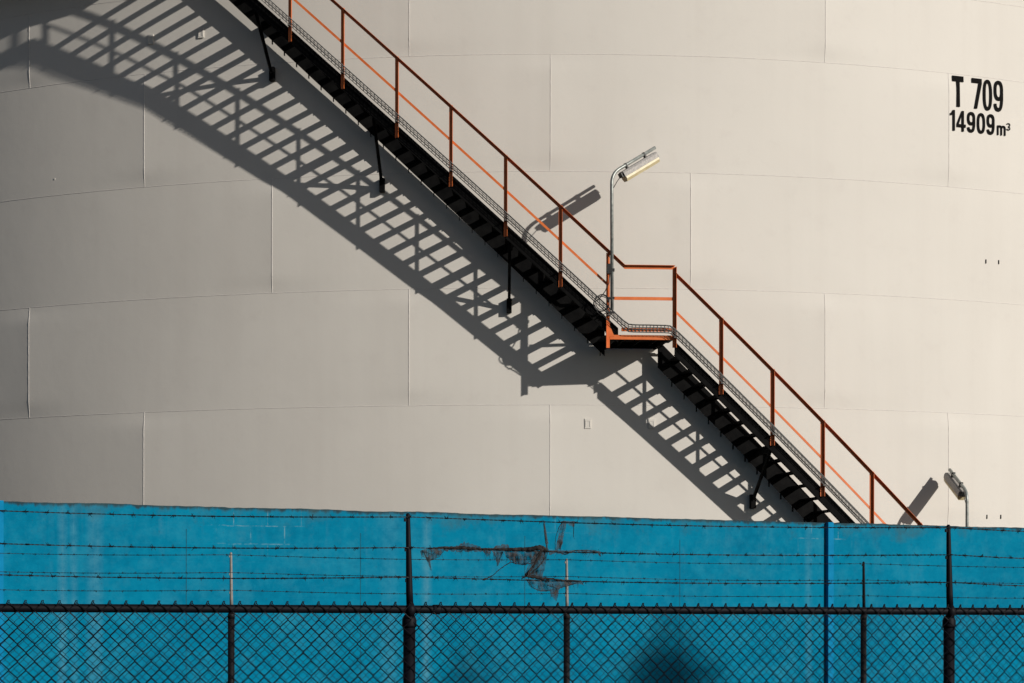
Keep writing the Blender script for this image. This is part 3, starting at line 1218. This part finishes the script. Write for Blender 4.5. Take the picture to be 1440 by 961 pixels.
ribbon([(280, 322), (350, 322), (450, 328), (530, 330)], [(290, 338), (380, 346), (450, 338), (530, 345)], 20, 5, .02, seed=17)
sheet.build("net_sheet", M['net'], net, False)

core = MB()


def rope(pl, rad, n=30, jit=3.0, seed=0):
    c = res(pl, n)
    rr = [rad[min(len(rad) - 1, int(i * (len(rad) - 1) / (n - 1)))] * (1 - ((i * (len(rad) - 1) / (n - 1)) % 1)) + rad[min(len(rad) - 1, int(i * (len(rad) - 1) / (n - 1)) + 1)] * ((i * (len(rad) - 1) / (n - 1)) % 1) for i in range(n)]
    core.tube([nz(x, y + jit * noise.noise(Vector((i * .6, seed, 0))), .01 * noise.noise(Vector((i * .5, seed, 5)))) for i, (x, y) in enumerate(c)],
              [max(.4, r_ * (1 + .45 * noise.noise(Vector((i * .9, seed, 9))))) * PXM for i, r_ in enumerate(rr)], 7)


rope([(200, 320), (280, 316), (350, 320), (400, 318), (450, 322), (520, 325)], [2.5, 6, 8, 13, 9, 6], 40, 5, 1)
rope([(280, 312), (400, 318), (520, 328), (640, 322), (760, 332), (880, 318)], [3, 5, 4, 5, 6, 6], 50, 8, 2)
rope([(520, 325), (600, 325), (680, 328), (760, 326), (830, 325), (885, 320), (936, 338)], [5, 6, 8, 10, 11, 16, 8], 44, 5, 3)
rope([(840, 325), (865, 312), (900, 312), (938, 335)], [6, 10, 12, 6], 16, 4, 4)
rope([(905, 325), (880, 380), (845, 440), (800, 495)], [11, 8, 7, 10], 26, 6, 5)
rope([(925, 340), (912, 400), (870, 450), (820, 492)], [4, 3, 4, 4], 22, 9, 6)
rope([(775, 514), (800, 497), (850, 502), (900, 512), (960, 515), (1030, 524), (1100, 525), (1150, 528)], [3, 11, 11, 8, 6, 5, 4, 3], 40, 4, 7)
rope([(860, 408), (800, 424), (745, 420), (705, 408), (640, 450), (590, 495), (545, 518)], [2.5, 3, 3, 3, 2.5, 2.5, 3], 40, 4, 8)
rope([(530, 522), (542, 516), (552, 514)], [4, 8, 5], 8, 3, 9)
rope([(150, 335), (165, 365), (186, 402), (205, 462)], [2, 3, 2, 1], 18, 4, 10)
rope([(180, 402), (215, 388), (255, 376), (275, 345)], [1.4, 1.6, 1.4, 1.2], 18, 4, 11)
rope([(165, 345), (210, 360), (240, 345), (270, 335)], [1.2, 1.4, 1.2, 1.2], 18, 6, 12)
rope([(810, 525), (850, 575), (900, 592), (960, 585)], [2, 2, 2.4, 2], 22, 4, 13)
rope([(940, 555), (1000, 575), (1080, 556), (1148, 528), (1166, 556)], [2, 2.2, 2, 2.4, 1], 28, 3, 14)
rope([(600, 345), (618, 392), (626, 434)], [1.6, 1.6, 1], 12, 4, 15)
rope([(655, 345), (636, 385), (626, 420)], [2, 2, 1], 12, 4, 16)
rope([(790, 420), (850, 395), (872, 345)], [1.5, 1.5, 2], 14, 4, 17)
rope([(914, 146), (918, 220), (932, 300), (936, 332)], [3, 2, 2, 3], 20, 3, 18)
rope([(1042, 148), (1010, 190), (990, 250), (985, 328)], [3, 2.2, 1.6, 2], 20, 4, 19)
rope([(1045, 150), (1036, 200), (1024, 260), (1020, 328)], [2, 1.2, 1.2, 1.5], 20, 4, 20)
rope([(1100, 150), (1104, 195), (1102, 240), (1108, 262)], [3, 2, 2.4, 1], 18, 6, 21)
rope([(940, 340), (1000, 342), (1050, 362), (1110, 335), (1190, 334), (1262, 350), (1276, 372)], [4, 3, 3, 2.4, 2, 3, 1.6], 40, 4, 22)
fr = random.Random(5)
for (x0, x1, y0, dx, n_) in ((145, 275, 350, 8, 14), (530, 660, 360, 8, 12), (680, 870, 385, 10, 20), (830, 1060, 560, 10, 22), (960, 1000, 610, 6, 5), (1050, 1160, 540, 8, 8), (980, 1270, 345, 10, 14), (350, 520, 330, 8, 12)):
    for _ in range(n_):
        x, L_ = fr.uniform(x0, x1), fr.uniform(14, 46)
        sw = fr.uniform(-1, 1) * dx * 1.6
        rope([(x, y0 - 14), (x + sw * .4, y0 + L_ * .4), (x + sw, y0 + L_)], [1.0, .8, .5], 8, 7, fr.random() * 90)
core.build("net_strand", M['net_core'], net)

# ------------------------------------------------------------------ two slender trees out of view; their soft shadows reach the wall
def slender_tree(px, y_top, dist, half_w, half_h, leaves, label):
    el_, az_ = math.radians(21.954), math.radians(51.6)
    hz = Vector((math.sin(az_), -math.cos(az_), 0))
    q = WALL.px(px, y_top)
    top = q + hz * dist + Vector((0, 0, dist * math.tan(el_)))
    base = Vector((top.x, top.y, 0))
    root = thing("slender_tree", label, "tree", base)
    H = top.z
    rnd = random.Random(int(px))
    MB().tube([base, base + Vector((.04, .02, H * .4)), base + Vector((-.02, .05, H * .75)), top - Vector((0, 0, .1))], [.10, .075, .045, .012], 8).build("trunk", M['bark'], root)
    m = MB()
    for i in range(leaves):
        # a rounded crown at the top of the stem, looser towards its edge
        u3 = Vector((rnd.gauss(0, 1), rnd.gauss(0, 1), rnd.gauss(0, 1))).normalized() * rnd.random() ** .58
        lump = 1 + .35 * noise.noise(u3 * 2.3 + Vector((px, 0, 0)))
        c = base + Vector((u3.x * half_w * lump, u3.y * half_w * lump, H - half_h + u3.z * half_h * lump))
        u = Vector((rnd.gauss(0, 1), rnd.gauss(0, 1), rnd.gauss(0, .7))).normalized() * .075
        v = u.cross(Vector((rnd.gauss(0, 1), rnd.gauss(0, 1), rnd.gauss(0, 1)))).normalized() * .036
        m.poly([c - u, c + v, c + u, c - v])
    m.build("crown", M['leaf'], root, False)


slender_tree(938, 890, 34.0, .66, 1.1, 2300, "slender dense young tree right of the picture whose shadow darkens the blue wall")
slender_tree(650, 888, 33.0, .62, 1.2, 330, "taller thin tree right of the picture throwing a faint blur on the blue wall")

# ------------------------------------------------------------------ light
el, az = math.radians(21.954), math.radians(51.6)
sv = Vector((math.sin(az) * math.cos(el), -math.cos(az) * math.cos(el), math.sin(el)))
sd = bpy.data.lights.new("sun", 'SUN')
sd.energy = 5.0
sd.angle = math.radians(0.53)
sd.color = (1.0, 0.935, 0.85)
so = bpy.data.objects.new("sun", sd)
COL.objects.link(so)
so.rotation_euler = sv.to_track_quat('Z', 'Y').to_euler()
so.location = (40, -30, 30)
w = bpy.data.worlds.new("World")
S.world = w
w.use_nodes = True
sky = w.node_tree.nodes.new("ShaderNodeTexSky")
sky.sky_type = 'NISHITA'
sky.sun_disc = False
sky.air_density = 0.80
sky.dust_density = 0.9
sky.sun_elevation = el
sky.sun_rotation = math.atan2(sv.x, sv.y)
bg = w.node_tree.nodes["Background"]
bg.inputs["Strength"].default_value = 0.05
w.node_tree.links.new(sky.outputs[0], bg.inputs[0])

S.view_settings.view_transform = 'Standard'
S.view_settings.look = 'None'
S.view_settings.gamma = 1.0
S.view_settings.use_curve_mapping = False
S.view_settings.exposure = -0.21
S.cycles.max_bounces = 6
S.cycles.transparent_max_bounces = 24
